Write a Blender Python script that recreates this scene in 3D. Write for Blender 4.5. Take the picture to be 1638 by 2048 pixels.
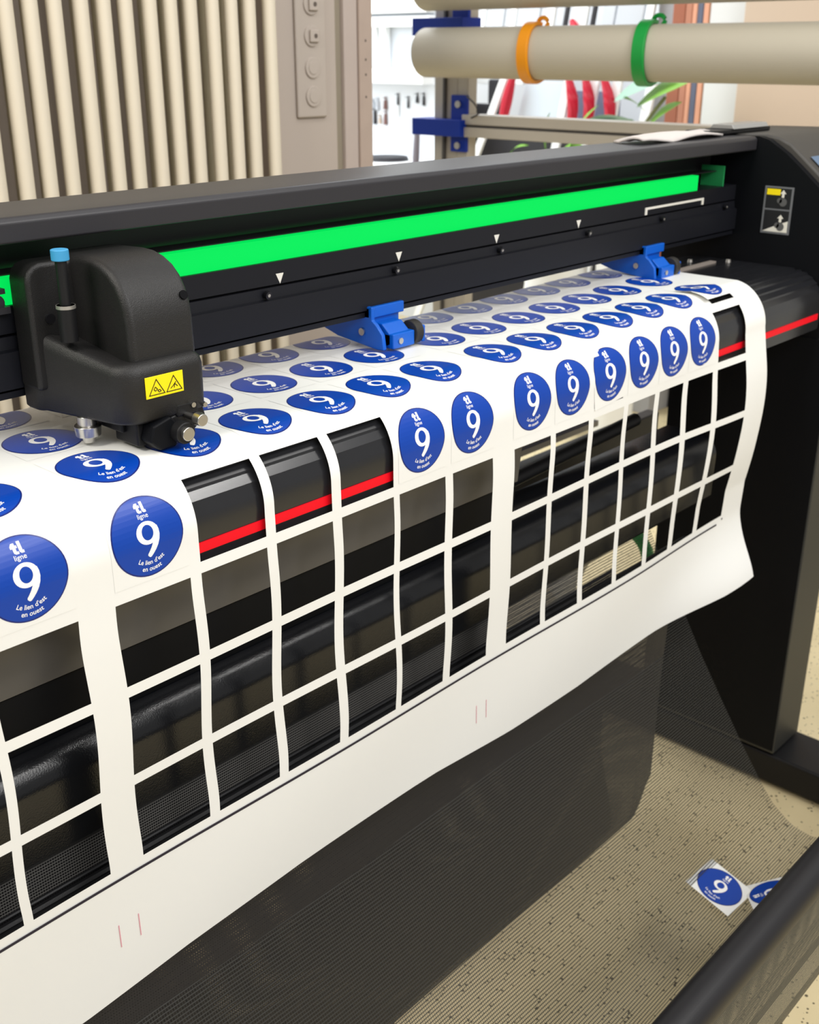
import bpy, bmesh, math, random
from mathutils import Vector, Matrix

# ------------------------------------------------------------------ scene reset
for o in list(bpy.data.objects):
    bpy.data.objects.remove(o)
scene = bpy.context.scene
COL = scene.collection
random.seed(4)
PI = math.pi
S = 0.68            # metres per modelling unit
FL = 1.8            # camera height above floor in modelling units


def W(x, y, z):
    """modelling units (origin = eye level above the floor) -> world metres"""
    return Vector((x * S, y * S, (z + FL) * S))


# ------------------------------------------------------------------ camera
cam_d = bpy.data.cameras.new('camera')
cam = bpy.data.objects.new('camera', cam_d)
COL.objects.link(cam)
right = Vector((0.67617351, -0.73674077, 0.00155472))
down = Vector((-0.27950132, -0.25847496, -0.92469979))
fwd = Vector((0.6816659, 0.62482296, -0.38069395))
M = Matrix((( right.x, -down.x, -fwd.x, 0),
            ( right.y, -down.y, -fwd.y, 0),
            ( right.z, -down.z, -fwd.z, 0),
            (0, 0, 0, 1)))
M.translation = W(0, 0, 0)
cam.matrix_world = M
cam_d.sensor_fit = 'HORIZONTAL'
cam_d.sensor_width = 36
cam_d.lens = 2234 / 1638 * 36
cam_d.clip_start = 0.02
cam_d.dof.use_dof = True
cam_d.dof.focus_distance = 0.93
cam_d.dof.aperture_fstop = 15
scene.camera = cam

# ------------------------------------------------------------------ view + world + lights
scene.view_settings.view_transform = 'Standard'
scene.view_settings.look = 'None'
scene.view_settings.gamma = 1
scene.view_settings.use_curve_mapping = False
scene.view_settings.exposure = -0.1

world = bpy.data.worlds.new('world')
scene.world = world
world.use_nodes = True
wb = world.node_tree.nodes['Background']
wb.inputs[0].default_value = (1.0, 0.985, 0.96, 1)
wb.inputs[1].default_value = 0.42


def area(name, loc, target, sx, sy, power, col=(1, 1, 1)):
    d = bpy.data.lights.new(name, 'AREA')
    d.shape = 'RECTANGLE'
    d.size = sx
    d.size_y = sy
    d.energy = power
    d.color = col
    o = bpy.data.objects.new(name, d)
    COL.objects.link(o)
    o.location = loc
    dirv = (Vector(target) - Vector(loc))
    o.rotation_euler = dirv.to_track_quat('-Z', 'Y').to_euler()
    return o


area('front_fill_light', (0.4, -1.3, 2.3), (0.9, 0.7, 0.6), 2.0, 0.9, 40, (1, 0.99, 0.975))  # added fill behind the camera, brightens the hanging sheet and other vertical faces
area('ceiling_lamp_strip', (1.55, -0.75, 2.72), (1.2, 0.2, 0.7), 1.5, 0.08, 30, (1, 0.98, 0.95))
area('ceiling_lamp_middle', (1.2, 0.55, 2.75), (1.2, 0.75, 0.0), 2.4, 0.5, 12, (1, 0.975, 0.94))
area('left_fill_light', (-1.2, 0.9, 2.6), (0.6, 1.6, 0.6), 1.0, 0.6, 44, (1, 0.95, 0.86))  # added unseen fill for the radiator and back wall
area('back_room_fill_light', (2.9, 3.0, 2.7), (3.3, 3.0, 0.9), 1.6, 1.6, 62, (0.95, 0.98, 1))  # added unseen fill that makes the far room bright
area('window_daylight', (2.2, 3.9, 1.6), (3.4, 3.0, 1.0), 1.4, 1.4, 34, (0.9, 0.96, 1))


# ------------------------------------------------------------------ materials
def mat(name, col, rough=0.5, metal=0.0, spec=0.5, emit=None, estr=0.0, bump=0.0, bscale=200, coat=0.0, var=0.0):
    m = bpy.data.materials.new(name)
    m.use_nodes = True
    nt = m.node_tree
    b = nt.nodes['Principled BSDF']
    b.inputs['Base Color'].default_value = (*col, 1)
    b.inputs['Roughness'].default_value = rough
    b.inputs['Metallic'].default_value = metal
    b.inputs['Specular IOR Level'].default_value = spec
    b.inputs['Coat Weight'].default_value = coat
    if emit:
        b.inputs['Emission Color'].default_value = (*emit, 1)
        b.inputs['Emission Strength'].default_value = estr
    if bump or var:
        tc = nt.nodes.new('ShaderNodeTexCoord')
        nz = nt.nodes.new('ShaderNodeTexNoise')
        nz.inputs['Scale'].default_value = bscale
        nz.inputs['Detail'].default_value = 3
        nt.links.new(tc.outputs['Object'], nz.inputs['Vector'])
        if bump:
            bp = nt.nodes.new('ShaderNodeBump')
            bp.inputs['Strength'].default_value = bump
            bp.inputs['Distance'].default_value = 0.001
            nt.links.new(nz.outputs['Fac'], bp.inputs['Height'])
            nt.links.new(bp.outputs['Normal'], b.inputs['Normal'])
        if var:
            mx = nt.nodes.new('ShaderNodeMix')
            mx.data_type = 'RGBA'
            mx.inputs['A'].default_value = (*[c * (1 - var) for c in col], 1)
            mx.inputs['B'].default_value = (*[min(1, c * (1 + var)) for c in col], 1)
            nt.links.new(nz.outputs['Fac'], mx.inputs['Factor'])
            nt.links.new(mx.outputs['Result'], b.inputs['Base Color'])
    return m


def srgb(r, g, b):
    def f(c):
        c /= 255
        return c / 12.92 if c <= 0.04045 else ((c + 0.055) / 1.055) ** 2.4
    return (f(r), f(g), f(b))


BLACK = mat('black_plastic', (0.008, 0.008, 0.009), 0.45, spec=0.3, bump=0.15, bscale=900)
COVER = mat('dark_grey_coated_metal', (0.026, 0.025, 0.029), 0.42, spec=0.4, bump=0.08, bscale=1200)
GANTRY = mat('black_anodised_aluminium', (0.009, 0.0095, 0.013), 0.4, spec=0.25)
SLOT = mat('slot_black', (0.003, 0.003, 0.004), 0.7, spec=0.1)
HOUS = mat('black_housing', (0.004, 0.0045, 0.006), 0.5, spec=0.12)
HOUSTOP = mat('housing_top_panel', (0.05, 0.047, 0.043), 0.5, spec=0.5)
LEGM = mat('leg_face_grey', (0.03, 0.03, 0.027), 0.5, spec=0.5)
CARR = mat('carriage_plastic', (0.0125, 0.012, 0.012), 0.42, spec=0.4, bump=0.35, bscale=1400)
PLAT = mat('platen_ribbed_grey', (0.013, 0.0135, 0.016), 0.22, spec=0.6)
RED = mat('red_stripe', (0.85, 0.0, 0.012), 0.5, spec=0.3)
UNDER = mat('grey_under_panel', (0.085, 0.08, 0.075), 0.35, spec=0.6)
GLOSS = mat('gloss_black_beam', (0.006, 0.0065, 0.008), 0.22, spec=0.45, bump=0.16, bscale=700)
LED = mat('green_led_strip', (0.0, 0.12, 0.02), 0.6, spec=0.1, emit=(0.0, 0.80, 0.10), estr=1.0)
WHITE = mat('white_vinyl', srgb(235, 235, 232), 0.42, spec=0.45)
PAPER = WHITE
BLUE = mat('print_blue', srgb(0, 60, 160), 0.35, spec=0.4)
BLUERIM = mat('print_dark_blue_rim', srgb(20, 36, 112), 0.35, spec=0.4)
INKW = mat('unprinted_white', srgb(248, 247, 245), 0.4, spec=0.4)
INKK = mat('cut_line_black', srgb(35, 30, 45), 0.5)
INKP = mat('pink_tick', srgb(225, 150, 165), 0.5)
MARK = mat('white_marking', srgb(228, 225, 214), 0.5)
BLUEP = mat('blue_plastic', srgb(0, 92, 196), 0.35, spec=0.5)
DBLUE = mat('dark_blue_plastic', srgb(0, 45, 150), 0.5, spec=0.3)
RUBBER = mat('roller_rubber', (0.02, 0.018, 0.015), 0.6, bump=0.4, bscale=700)
STEEL = mat('bright_steel', (0.6, 0.58, 0.55), 0.28, metal=1.0)
STEELW = mat('matt_steel', (0.5, 0.48, 0.44), 0.45, metal=0.8)
SCREW = mat('black_screw', (0.03, 0.03, 0.035), 0.22, metal=0.7)
YELLOW = mat('yellow_label', srgb(250, 225, 5), 0.45)
CYANC = mat('cyan_cap', srgb(60, 150, 200), 0.45)
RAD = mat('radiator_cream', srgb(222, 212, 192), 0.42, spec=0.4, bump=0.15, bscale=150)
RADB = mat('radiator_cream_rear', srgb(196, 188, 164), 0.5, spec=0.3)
WALLM = mat('wall_beige', srgb(182, 170, 160), 0.7, var=0.04, bscale=8, bump=0.1)
TRIMG = mat('trim_olive_grey', srgb(150, 140, 122), 0.7)
TRIMW = mat('trim_pinkish', srgb(186, 172, 164), 0.6, var=0.05, bscale=14)
WOODP = mat('bare_wood_edge', srgb(178, 160, 148), 0.7, var=0.08, bscale=22)
OUTL = mat('painted_outlet', srgb(184, 173, 163), 0.55)
OUTD = mat('outlet_hole', srgb(95, 85, 78), 0.7)
ROLLM = mat('roll_vinyl_back', srgb(188, 182, 166), 0.5, spec=0.35)
ORANGE = mat('orange_clip', srgb(235, 150, 0), 0.4)
GREENC = mat('green_clip', srgb(0, 150, 60), 0.4)
ALU = mat('aluminium_extrusion', srgb(186, 179, 166), 0.45, metal=0.1, spec=0.5)
ALUD = mat('aluminium_groove', srgb(70, 66, 62), 0.6)
FARW = mat('far_wall_white', srgb(225, 228, 232), 0.7)
FARWH = mat('bright_white_paint', srgb(248, 250, 250), 0.5)
PANE = mat('cabinet_pane', srgb(200, 205, 212), 0.5)
PINKB = mat('pinkish_board', srgb(204, 184, 164), 0.7)
WHB = mat('white_board', srgb(222, 224, 224), 0.6)
REDP = mat('crimson_print', srgb(190, 10, 45), 0.5)
LEAF = mat('leaf_green', srgb(110, 165, 30), 0.5)
LEAFP = mat('leaf_pale', srgb(150, 185, 165), 0.5)
DARKF = mat('dark_furniture', srgb(35, 33, 38), 0.6)
BROWN = mat('brown_bottle', srgb(120, 85, 80), 0.5)
WOODS = [mat('panel_wood_%s' % n, srgb(*c), 0.6) for n, c in
         (('brown', (160, 95, 70)), ('copper', (185, 125, 100)), ('slate', (95, 100, 120)), ('peach', (222, 160, 130)), ('tan', (150, 110, 75)))]
CLOTH = mat('grey_cloth', srgb(205, 198, 194), 0.9, bump=0.5, bscale=80)
SCREEN = mat('display_screen', srgb(90, 115, 145), 0.3)


def floor_mat():
    m = bpy.data.materials.new('speckled_vinyl_floor')
    m.use_nodes = True
    nt = m.node_tree
    b = nt.nodes['Principled BSDF']
    b.inputs['Roughness'].default_value = 0.45
    tc = nt.nodes.new('ShaderNodeTexCoord')
    n1 = nt.nodes.new('ShaderNodeTexNoise')
    n1.inputs['Scale'].default_value = 5.0
    n1.inputs['Detail'].default_value = 4
    mx = nt.nodes.new('ShaderNodeMix')
    mx.data_type = 'RGBA'
    mx.inputs['A'].default_value = (*srgb(198, 181, 140), 1)
    mx.inputs['B'].default_value = (*srgb(240, 224, 182), 1)
    nt.links.new(tc.outputs['Object'], n1.inputs['Vector'])
    nt.links.new(n1.outputs['Fac'], mx.inputs['Factor'])
    vo = nt.nodes.new('ShaderNodeTexVoronoi')
    vo.inputs['Scale'].default_value = 105
    nt.links.new(tc.outputs['Object'], vo.inputs['Vector'])
    n2 = nt.nodes.new('ShaderNodeTexNoise')
    n2.inputs['Scale'].default_value = 30
    nt.links.new(tc.outputs['Object'], n2.inputs['Vector'])
    mul = nt.nodes.new('ShaderNodeMath')
    mul.operation = 'MULTIPLY'
    mul.inputs[1].default_value = 0.37
    nt.links.new(n2.outputs['Fac'], mul.inputs[0])
    lt = nt.nodes.new('ShaderNodeMath')
    lt.operation = 'LESS_THAN'
    nt.links.new(vo.outputs['Distance'], lt.inputs[0])
    nt.links.new(mul.outputs[0], lt.inputs[1])
    m2 = nt.nodes.new('ShaderNodeMix')
    m2.data_type = 'RGBA'
    m2.inputs['B'].default_value = (*srgb(84, 74, 54), 1)
    nt.links.new(mx.outputs['Result'], m2.inputs['A'])
    nt.links.new(lt.outputs[0], m2.inputs['Factor'])
    nt.links.new(m2.outputs['Result'], b.inputs['Base Color'])
    return m


def net_mat(name, col, per, d1, d2, rough=0.5, per2=None):
    """woven net: weft threads across, warp threads along; gaps are really open"""
    m = bpy.data.materials.new(name)
    m.use_nodes = True
    nt = m.node_tree
    b = nt.nodes['Principled BSDF']
    b.inputs['Base Color'].default_value = (*col, 1)
    b.inputs['Roughness'].default_value = rough
    uv = nt.nodes.new('ShaderNodeUVMap')
    sp = nt.nodes.new('ShaderNodeSeparateXYZ')
    nt.links.new(uv.outputs[0], sp.inputs[0])

    def stripe(out, period, duty):
        a = nt.nodes.new('ShaderNodeMath'); a.operation = 'DIVIDE'; a.inputs[1].default_value = period
        nt.links.new(out, a.inputs[0])
        f = nt.nodes.new('ShaderNodeMath'); f.operation = 'FRACT'
        nt.links.new(a.outputs[0], f.inputs[0])
        l = nt.nodes.new('ShaderNodeMath'); l.operation = 'LESS_THAN'; l.inputs[1].default_value = duty
        nt.links.new(f.outputs[0], l.inputs[0])
        return l.outputs[0]
    s1 = stripe(sp.outputs[1], per, d1)
    s2 = stripe(sp.outputs[0], per2 or per * 0.8, d2)
    mxm = nt.nodes.new('ShaderNodeMath'); mxm.operation = 'MAXIMUM'
    nt.links.new(s1, mxm.inputs[0]); nt.links.new(s2, mxm.inputs[1])
    tr = nt.nodes.new('ShaderNodeBsdfTransparent')
    ms = nt.nodes.new('ShaderNodeMixShader')
    out = nt.nodes['Material Output']
    nt.links.new(mxm.outputs[0], ms.inputs[0])
    nt.links.new(tr.outputs[0], ms.inputs[1])
    nt.links.new(b.outputs[0], ms.inputs[2])
    nt.links.new(ms.outputs[0], out.inputs['Surface'])
    return m


FLOORM = floor_mat()
NETB = net_mat('basket_net_open', (0.035, 0.034, 0.03), 0.0056, 0.30, 0.14)
NETC = net_mat('basket_net_dense', (0.02, 0.0195, 0.023), 0.0052, 0.84, 0.66)
NETU = net_mat('basket_net_hem', (0.10, 0.096, 0.09), 0.0042, 0.5, 0.25)
NETR = net_mat('basket_net_rolled', (0.008, 0.0075, 0.0095), 0.004, 0.93, 0.8, rough=0.45)
NETF = net_mat('basket_net_folded', (0.05, 0.05, 0.044), 0.003, 0.62, 0.4)

# ------------------------------------------------------------------ mesh helpers
WLOC = {}


class MB:
    """collects geometry in modelling units"""
    def __init__(self):
        self.v = []
        self.f = []
        self.m = []
        self.uv = {}

    def add(self, verts, faces, mi=0):
        b = len(self.v)
        self.v += [tuple(p) for p in verts]
        for f in faces:
            self.f.append([b + i for i in f])
            self.m.append(mi)
        return self

    def box(self, x0, x1, y0, y1, z0, z1, mi=0):
        vs = [(x, y, z) for z in (z0, z1) for y in (y0, y1) for x in (x0, x1)]
        return self.add(vs, [(0, 2, 3, 1), (4, 5, 7, 6), (0, 1, 5, 4), (2, 6, 7, 3), (0, 4, 6, 2), (1, 3, 7, 5)], mi)

    def prism_x(self, prof, x0, x1, mi=0):
        """closed YZ profile extruded along X"""
        n = len(prof)
        vs = [(x0, y, z) for y, z in prof] + [(x1, y, z) for y, z in prof]
        fs = [(i, (i + 1) % n, n + (i + 1) % n, n + i) for i in range(n)]
        return self.add(vs, fs + [list(range(n))[::-1], list(range(n, 2 * n))], mi)

    def prism_z(self, plan, z0, z1, mi=0):
        n = len(plan)
        vs = [(x, y, z0) for x, y in plan] + [(x, y, z1) for x, y in plan]
        fs = [(i, (i + 1) % n, n + (i + 1) % n, n + i) for i in range(n)]
        return self.add(vs, fs + [list(range(n))[::-1], list(range(n, 2 * n))], mi)

    def prism_y(self, prof, y0, y1, mi=0):
        n = len(prof)
        vs = [(x, y0, z) for x, z in prof] + [(x, y1, z) for x, z in prof]
        fs = [(i, (i + 1) % n, n + (i + 1) % n, n + i) for i in range(n)]
        return self.add(vs, fs + [list(range(n))[::-1], list(range(n, 2 * n))], mi)

    def cyl(self, p0, p1, r0, r1=None, seg=20, mi=0, caps=True):
        r1 = r0 if r1 is None else r1
        p0, p1 = Vector(p0), Vector(p1)
        d = (p1 - p0).normalized()
        a = d.orthogonal().normalized()
        c = d.cross(a)
        vs = []
        for p, r in ((p0, r0), (p1, r1)):
            for i in range(seg):
                t = 2 * PI * i / seg
                vs.append(p + a * (r * math.cos(t)) + c * (r * math.sin(t)))
        fs = [(i, (i + 1) % seg, seg + (i + 1) % seg, seg + i) for i in range(seg)]
        if caps:
            fs += [list(range(seg))[::-1], list(range(seg, 2 * seg))]
        return self.add(vs, fs, mi)

    def tube(self, pts, r, seg=10, mi=0):
        pts = [Vector(p) for p in pts]
        vs = []
        n = len(pts)
        up = Vector((0.13, 0.27, 0.95)).normalized()
        for i, p in enumerate(pts):
            d = (pts[min(i + 1, n - 1)] - pts[max(i - 1, 0)]).normalized()
            a = d.cross(up)
            if a.length < 1e-4:
                a = d.orthogonal()
            a.normalize()
            c = d.cross(a)
            rr = r[i] if isinstance(r, (list, tuple)) else r
            for k in range(seg):
                t = 2 * PI * k / seg
                vs.append(p + a * (rr * math.cos(t)) + c * (rr * math.sin(t)))
        fs = []
        for i in range(n - 1):
            for k in range(seg):
                k2 = (k + 1) % seg
                fs.append((i * seg + k, i * seg + k2, (i + 1) * seg + k2, (i + 1) * seg + k))
        fs += [list(range(seg))[::-1], list(range((n - 1) * seg, n * seg))]
        return self.add(vs, fs, mi)

    def build(self, name, mats, parent=None, bevel=0, bseg=2, smooth=35, label=None):
        if not isinstance(mats, (list, tuple)):
            mats = [mats]
        me = bpy.data.meshes.new(name)
        pts = [W(*p) for p in self.v]
        lo = Vector([min(p[i] for p in pts) for i in range(3)])
        hi = Vector([max(p[i] for p in pts) for i in range(3)])
        c = Vector(((lo.x + hi.x) / 2, (lo.y + hi.y) / 2, lo.z))
        me.from_pydata([p - c for p in pts], [], self.f)
        for m in mats:
            me.materials.append(m)
        me.polygons.foreach_set('material_index', self.m)
        bm = bmesh.new()
        bm.from_mesh(me)
        bmesh.ops.recalc_face_normals(bm, faces=bm.faces)
        bm.to_mesh(me)
        bm.free()
        if smooth:
            me.polygons.foreach_set('use_smooth', [True] * len(me.polygons))
            me.set_sharp_from_angle(angle=math.radians(smooth))
        o = bpy.data.objects.new(name, me)
        COL.objects.link(o)
        WLOC[o.name] = c.copy()
        if parent:
            o.parent = parent
            o.location = c - WLOC[parent.name]
        else:
            o.location = c
        if bevel:
            md = o.modifiers.new('bevel', 'BEVEL')
            md.width = bevel * S
            md.segments = bseg
            md.limit_method = 'ANGLE'
            md.angle_limit = math.radians(40)
            md.harden_normals = True
        if label:
            o['label'] = label
        return o


def tag(o, label=None, cat=None, group=None, kind=None):
    if label: o['label'] = label
    if cat: o['category'] = cat
    if group: o['group'] = group
    if kind: o['kind'] = kind
    return o


def thing(name, x, y, z, label, cat, group=None):
    o = bpy.data.objects.new(name, None)
    COL.objects.link(o)
    o.empty_display_size = 0.05
    o.location = W(x, y, z)
    WLOC[o.name] = W(x, y, z)
    return tag(o, label, cat, group)


def grid_mesh(xs, ts, fn, name, mats, parent=None, skip=None, uvfn=None, smooth=60):
    """quad grid through fn(x, t); skip(i, j) drops a cell; uv stored in modelling units"""
    mb = MB()
    nx, nt = len(xs), len(ts)
    vs = [fn(x, t) for t in ts for x in xs]
    fs = []
    for j in range(nt - 1):
        for i in range(nx - 1):
            if skip and skip((xs[i] + xs[i + 1]) / 2, (ts[j] + ts[j + 1]) / 2):
                continue
            fs.append((j * nx + i, j * nx + i + 1, (j + 1) * nx + i + 1, (j + 1) * nx + i))
    mb.add(vs, fs)
    o = mb.build(name, mats, parent, smooth=smooth)
    me = o.data
    uvl = me.uv_layers.new(name='UVMap')
    for p in me.polygons:
        for li in p.loop_indices:
            vi = me.loops[li].vertex_index
            j, i = divmod(vi, nx)
            uvl.data[li].uv = uvfn(xs[i], ts[j]) if uvfn else (xs[i], ts[j])
    return o


def sstep(a, b, x):
    t = max(0.0, min(1.0, (x - a) / (b - a)))
    return t * t * (3 - 2 * t)


def interp(tab, x):
    if x <= tab[0][0]:
        return tab[0][1]
    for (a, fa), (b, fb) in zip(tab, tab[1:]):
        if x <= b:
            return fa + (fb - fa) * (x - a) / (b - a)
    return tab[-1][1]


# ================================================================== SETTING
fm = MB().add([(-4, -3, -1.8), (9, -3, -1.8), (9, 7.5, -1.8), (-4, 7.5, -1.8)], [(0, 1, 2, 3)])
fo = fm.build('floor', FLOORM, smooth=0)
tag(fo, 'beige vinyl floor with dark speckles', 'floor', kind='structure')

wbk = MB().box(-4, 2.39, 2.52, 2.72, -1.8, 2.2).build('wall_back', WALLM, smooth=0)
tag(wbk, 'beige painted wall behind the radiator', 'wall', kind='structure')
wp = MB().box(2.075, 2.335, 2.42, 2.52, -1.8, 2.2).build('trim_1', WALLM, bevel=0.004)
tag(wp, 'flat beige wall panel right of the radiator', 'wall panel', kind='structure')
t2 = MB().box(2.335, 2.372, 2.44, 2.52, -1.8, 2.2).build('trim_2', TRIMG, smooth=0)
tag(t2, 'narrow olive grey reveal strip beside the wall panel', 'trim', kind='structure')
t3 = MB().box(2.372, 2.425, 2.425, 2.52, -1.8, 2.2).build('trim_3', TRIMW, bevel=0.004)
tag(t3, 'pinkish painted door frame strip', 'trim', kind='structure')
t4m = MB().box(2.427, 2.478, 2.42, 2.54, -1.8, 2.2)
for z in (0.22, 0.03, -0.06, -0.12, -0.02):
    t4m.cyl((2.452, 2.4195, z), (2.452, 2.4215, z), 0.004, seg=8, mi=1)
t4 = t4m.build('trim_4', [WOODP, OUTD], bevel=0.002)
tag(t4, 'bare wooden door frame edge with small nail holes', 'trim', kind='structure')

# far room
fw = MB().box(6.0, 6.1, -1, 7.5, -1.8, 2.4).build('wall_far', FARW, smooth=0)
tag(fw, 'white wall of the bright room behind the rack', 'wall', kind='structure')
fs_ = MB().box(2.3, 6.1, 7.4, 7.5, -1.8, 2.4).build('wall_side', FARW, smooth=0)
tag(fs_, 'white side wall of the bright room', 'wall', kind='structure')

# ================================================================== RADIATOR
rad = thing('radiator', 1.2, 2.4, -1.8, 'tall cream tubular radiator with vertical columns on the back wall', 'radiator')
x = 2.035
k = 0
rr = random.Random(2)
while x > 0.7:
    mb = MB()
    mb.cyl((x, 2.35, -1.62), (x, 2.35, 1.6), 0.0175, seg=18)
    mb.build('front_tube', RAD, rad)
    mb = MB()
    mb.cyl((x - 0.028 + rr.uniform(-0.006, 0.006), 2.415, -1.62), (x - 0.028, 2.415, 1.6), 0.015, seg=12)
    mb.build('rear_tube', RADB, rad)
    x -= (0.0575 if k % 3 else 0.066)
    k += 1
MB().box(0.62, 2.06, 2.33, 2.43, -1.68, -1.62).build('header', RAD, rad, bevel=0.01)
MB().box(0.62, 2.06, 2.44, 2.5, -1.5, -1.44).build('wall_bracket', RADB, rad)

# outlet strip on the panel
ost = thing('outlet_strip', 2.232, 2.42, -0.17, 'beige painted vertical outlet plate with four round sockets on the wall panel', 'socket')
MB().box(2.178, 2.288, 2.409, 2.42, -0.168, 0.5).build('plate', OUTL, ost, bevel=0.006, bseg=3)
for i, z in enumerate((0.118, 0.04, -0.04, -0.113)):
    s = MB()
    s.cyl((2.233, 2.41, z), (2.233, 2.404, z), 0.027, seg=28)
    so = s.build('socket', OUTL, ost, bevel=0.002)
    if i < 2:
        MB().box(2.22, 2.252, 2.396, 2.404, z - 0.016, z + 0.016).build('socket_plug', OUTL, so, bevel=0.003)
        MB().cyl((2.238, 2.3965, z), (2.238, 2.395, z), 0.006, seg=12).build('hole', OUTD, so)
    else:
        MB().cyl((2.233, 2.4045, z), (2.233, 2.402, z), 0.017, seg=24).build('blank_cap', OUTL, so, bevel=0.001)

# ================================================================== CUTTING PLOTTER
plot = thing('cutting_plotter', 1.2, 1.15, -1.8, 'large black vinyl cutting plotter with green lit gantry and red striped platen', 'cutting plotter')
XW = 2.46
XL = -0.7

# top cover beam
MB().prism_x([(1.20, -0.2016), (1.20, -0.178), (1.206, -0.1725), (1.33, -0.172), (1.36, -0.185), (1.36, -0.36), (1.31, -0.36), (1.31, -0.21)], XL, XW - 0.002).build('top_cover', COVER, plot, bevel=0.003, bseg=3)
# cavity back and led
MB().prism_x([(1.262, -0.246), (1.262, -0.2475), (1.30, -0.2475), (1.30, -0.246)], XL, XW - 0.03).build('cavity_lip', COVER, plot)
led = MB().box(XL, 2.29, 1.246, 1.262, -0.2795, -0.2475).build('light_strip', LED, plot, label='glowing green light strip')
MB().box(2.400, 2.404, 1.244, 1.30, -0.2795, -0.235).build('end_cap_green_reflection', mat('end_cap_painted_glow', (0.02, 0.3, 0.09), 0.5), plot)  # end block coloured green to stand in for the strip's reflected glow
# gantry
gm = MB()
gm.prism_x([(1.24, -0.3115), (1.24, -0.279), (1.306, -0.279), (1.306, -0.3115)], XL, XW - 0.002)
gm.prism_x([(1.246, -0.315), (1.246, -0.3115), (1.3, -0.3115), (1.3, -0.315)], XL, XW - 0.003, 1)
gm.prism_x([(1.238, -0.330), (1.24, -0.315), (1.3, -0.315), (1.3, -0.330)], XL, XW - 0.002)
gm.prism_x([(1.232, -0.377), (1.232, -0.332), (1.238, -0.330), (1.302, -0.330), (1.302, -0.377)], XL, XW - 0.002)
gm.prism_x([(1.242, -0.381), (1.242, -0.377), (1.30, -0.377), (1.30, -0.381)], XL, XW - 0.003, 1)
gm.prism_x([(1.237, -0.389), (1.237, -0.381), (1.30, -0.381), (1.30, -0.389)], XL, XW - 0.002)
gm.build('gantry', [GANTRY, SLOT], plot)
for gx in (1.073, 1.326, 1.578, 1.830, 0.82, 0.567):
    MB().add([(gx - 0.0075, 1.2395, -0.2965), (gx + 0.0075, 1.2395, -0.2965), (gx, 1.2395, -0.3115)], [(0, 1, 2)]).build('alignment_mark', MARK, plot, smooth=0)
brk = MB()
brk.box(2.068, 2.31, 1.2385, 1.24, -0.300, -0.2955)
brk.box(2.068, 2.076, 1.2385, 1.24, -0.310, -0.300)
brk.box(2.302, 2.31, 1.2385, 1.24, -0.310, -0.300)
brk.build('origin_bracket_mark', MARK, plot, smooth=0)
for gx in (0.50, 0.772, 1.043, 1.314, 1.584, 1.858, 2.132, 2.405):
    sc = MB()
    sc.cyl((gx, 1.236, -0.3225), (gx, 1.230, -0.3235), 0.0062, 0.0055, seg=16)
    so = sc.build('gantry_screw', SCREW, plot)
    MB().cyl((gx, 1.2305, -0.3234), (gx, 1.2292, -0.3236), 0.0026, seg=6).build('hex_socket', STEELW, so)

# platen: ribbed body
R = 0.080
CY, CZ = 1.074, -0.520
TOPZ = -0.4425
prof = []
# red-stripe face, then facets over the front curve, flat top, rear curve
rp = R - 0.0075
n = 7
for i in range(n):
    a0 = PI / 2 * (1 - i / n)
    a1 = PI / 2 * (1 - (i + 1) / n)
    p0 = (CY - rp * math.sin(a0), CZ + rp * math.cos(a0))
    p1 = (CY - rp * math.sin(a1), CZ + rp * math.cos(a1))
    prof.append(p0)
    prof.append((p1[0] - 0.0006, p1[1] - 0.0038))
top = CZ + rp
for i in range(7):
    y = CY + i * 0.034
    prof.append((y, top))
    prof.append((y + 0.029, top))
    prof.append((y + 0.0295, top - 0.0018))
    prof.append((y + 0.0335, top - 0.0018))
for i in range(7):
    a = PI / 2 * i / 6
    prof.append((1.325 + 0.055 * math.sin(a), top - 0.055 + 0.055 * math.cos(a)))
prof += [(1.38, -0.56), (1.02, -0.575), (1.003, -0.575), (1.0025, -0.553), (1.0020, -0.535)]
MB().prism_x(prof, XL, XW - 0.006).build('platen', PLAT, plot, smooth=20)
MB().box(XL, XW - 0.02, 1.0005, 1.004, -0.5515, -0.5385).build('red_stripe', RED, plot, smooth=0)
# grey strip under the gantry at the right end of the platen, rail slot
MB().box(1.9, XW - 0.07, 1.235, 1.250, top, top + 0.004).build('media_sensor_strip', mat('sensor_strip', srgb(150, 140, 132), 0.5), plot)
for px, py in ((2.36, 1.285), (2.42, 1.22)):
    MB().cyl((px, py, top), (px, py, top + 0.006), 0.006, 0.005, seg=12).build('platen_screw', STEELW, plot)

# under panel, lower beam, rods
MB().prism_x([(1.045, -0.575), (1.055, -0.668), (1.075, -0.672), (1.075, -0.575)], XL, 1.42).build('under_panel', UNDER, plot)
lb = []
for i in range(9):
    a = PI / 2 * i / 8
    lb.append((1.08 - 0.042 * math.cos(a), -0.795 + 0.042 * math.sin(a)))
lb += [(1.16, -0.753), (1.16, -0.895), (1.048, -0.895), (1.04, -0.885)]
MB().prism_x(lb, XL, 2.10).build('lower_beam', GLOSS, plot)
MB().prism_x([(1.06, -0.672), (1.06, -0.70), (1.07, -0.753), (1.11, -0.753), (1.11, -0.672)], XL, 1.42).build('beam_backing', HOUS, plot)
MB().box(1.9, 2.7, 1.52, 1.56, -1.20, -0.935).build('rear_roll_support', BLACK, plot, bevel=0.004)
MB().box(1.9, 2.7, 1.50, 1.60, -0.84, -0.60).build('rear_roll_support', BLACK, plot, bevel=0.004)
MB().box(1.9, 2.42, 1.54, 1.56, -0.915, -0.900).build('rear_rail', ALU, plot)
MB().box(1.9, 2.42, 1.56, 1.58, -0.895, -0.872).build('rear_rail', DBLUE, plot, label='blue rail behind the platen')
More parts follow.
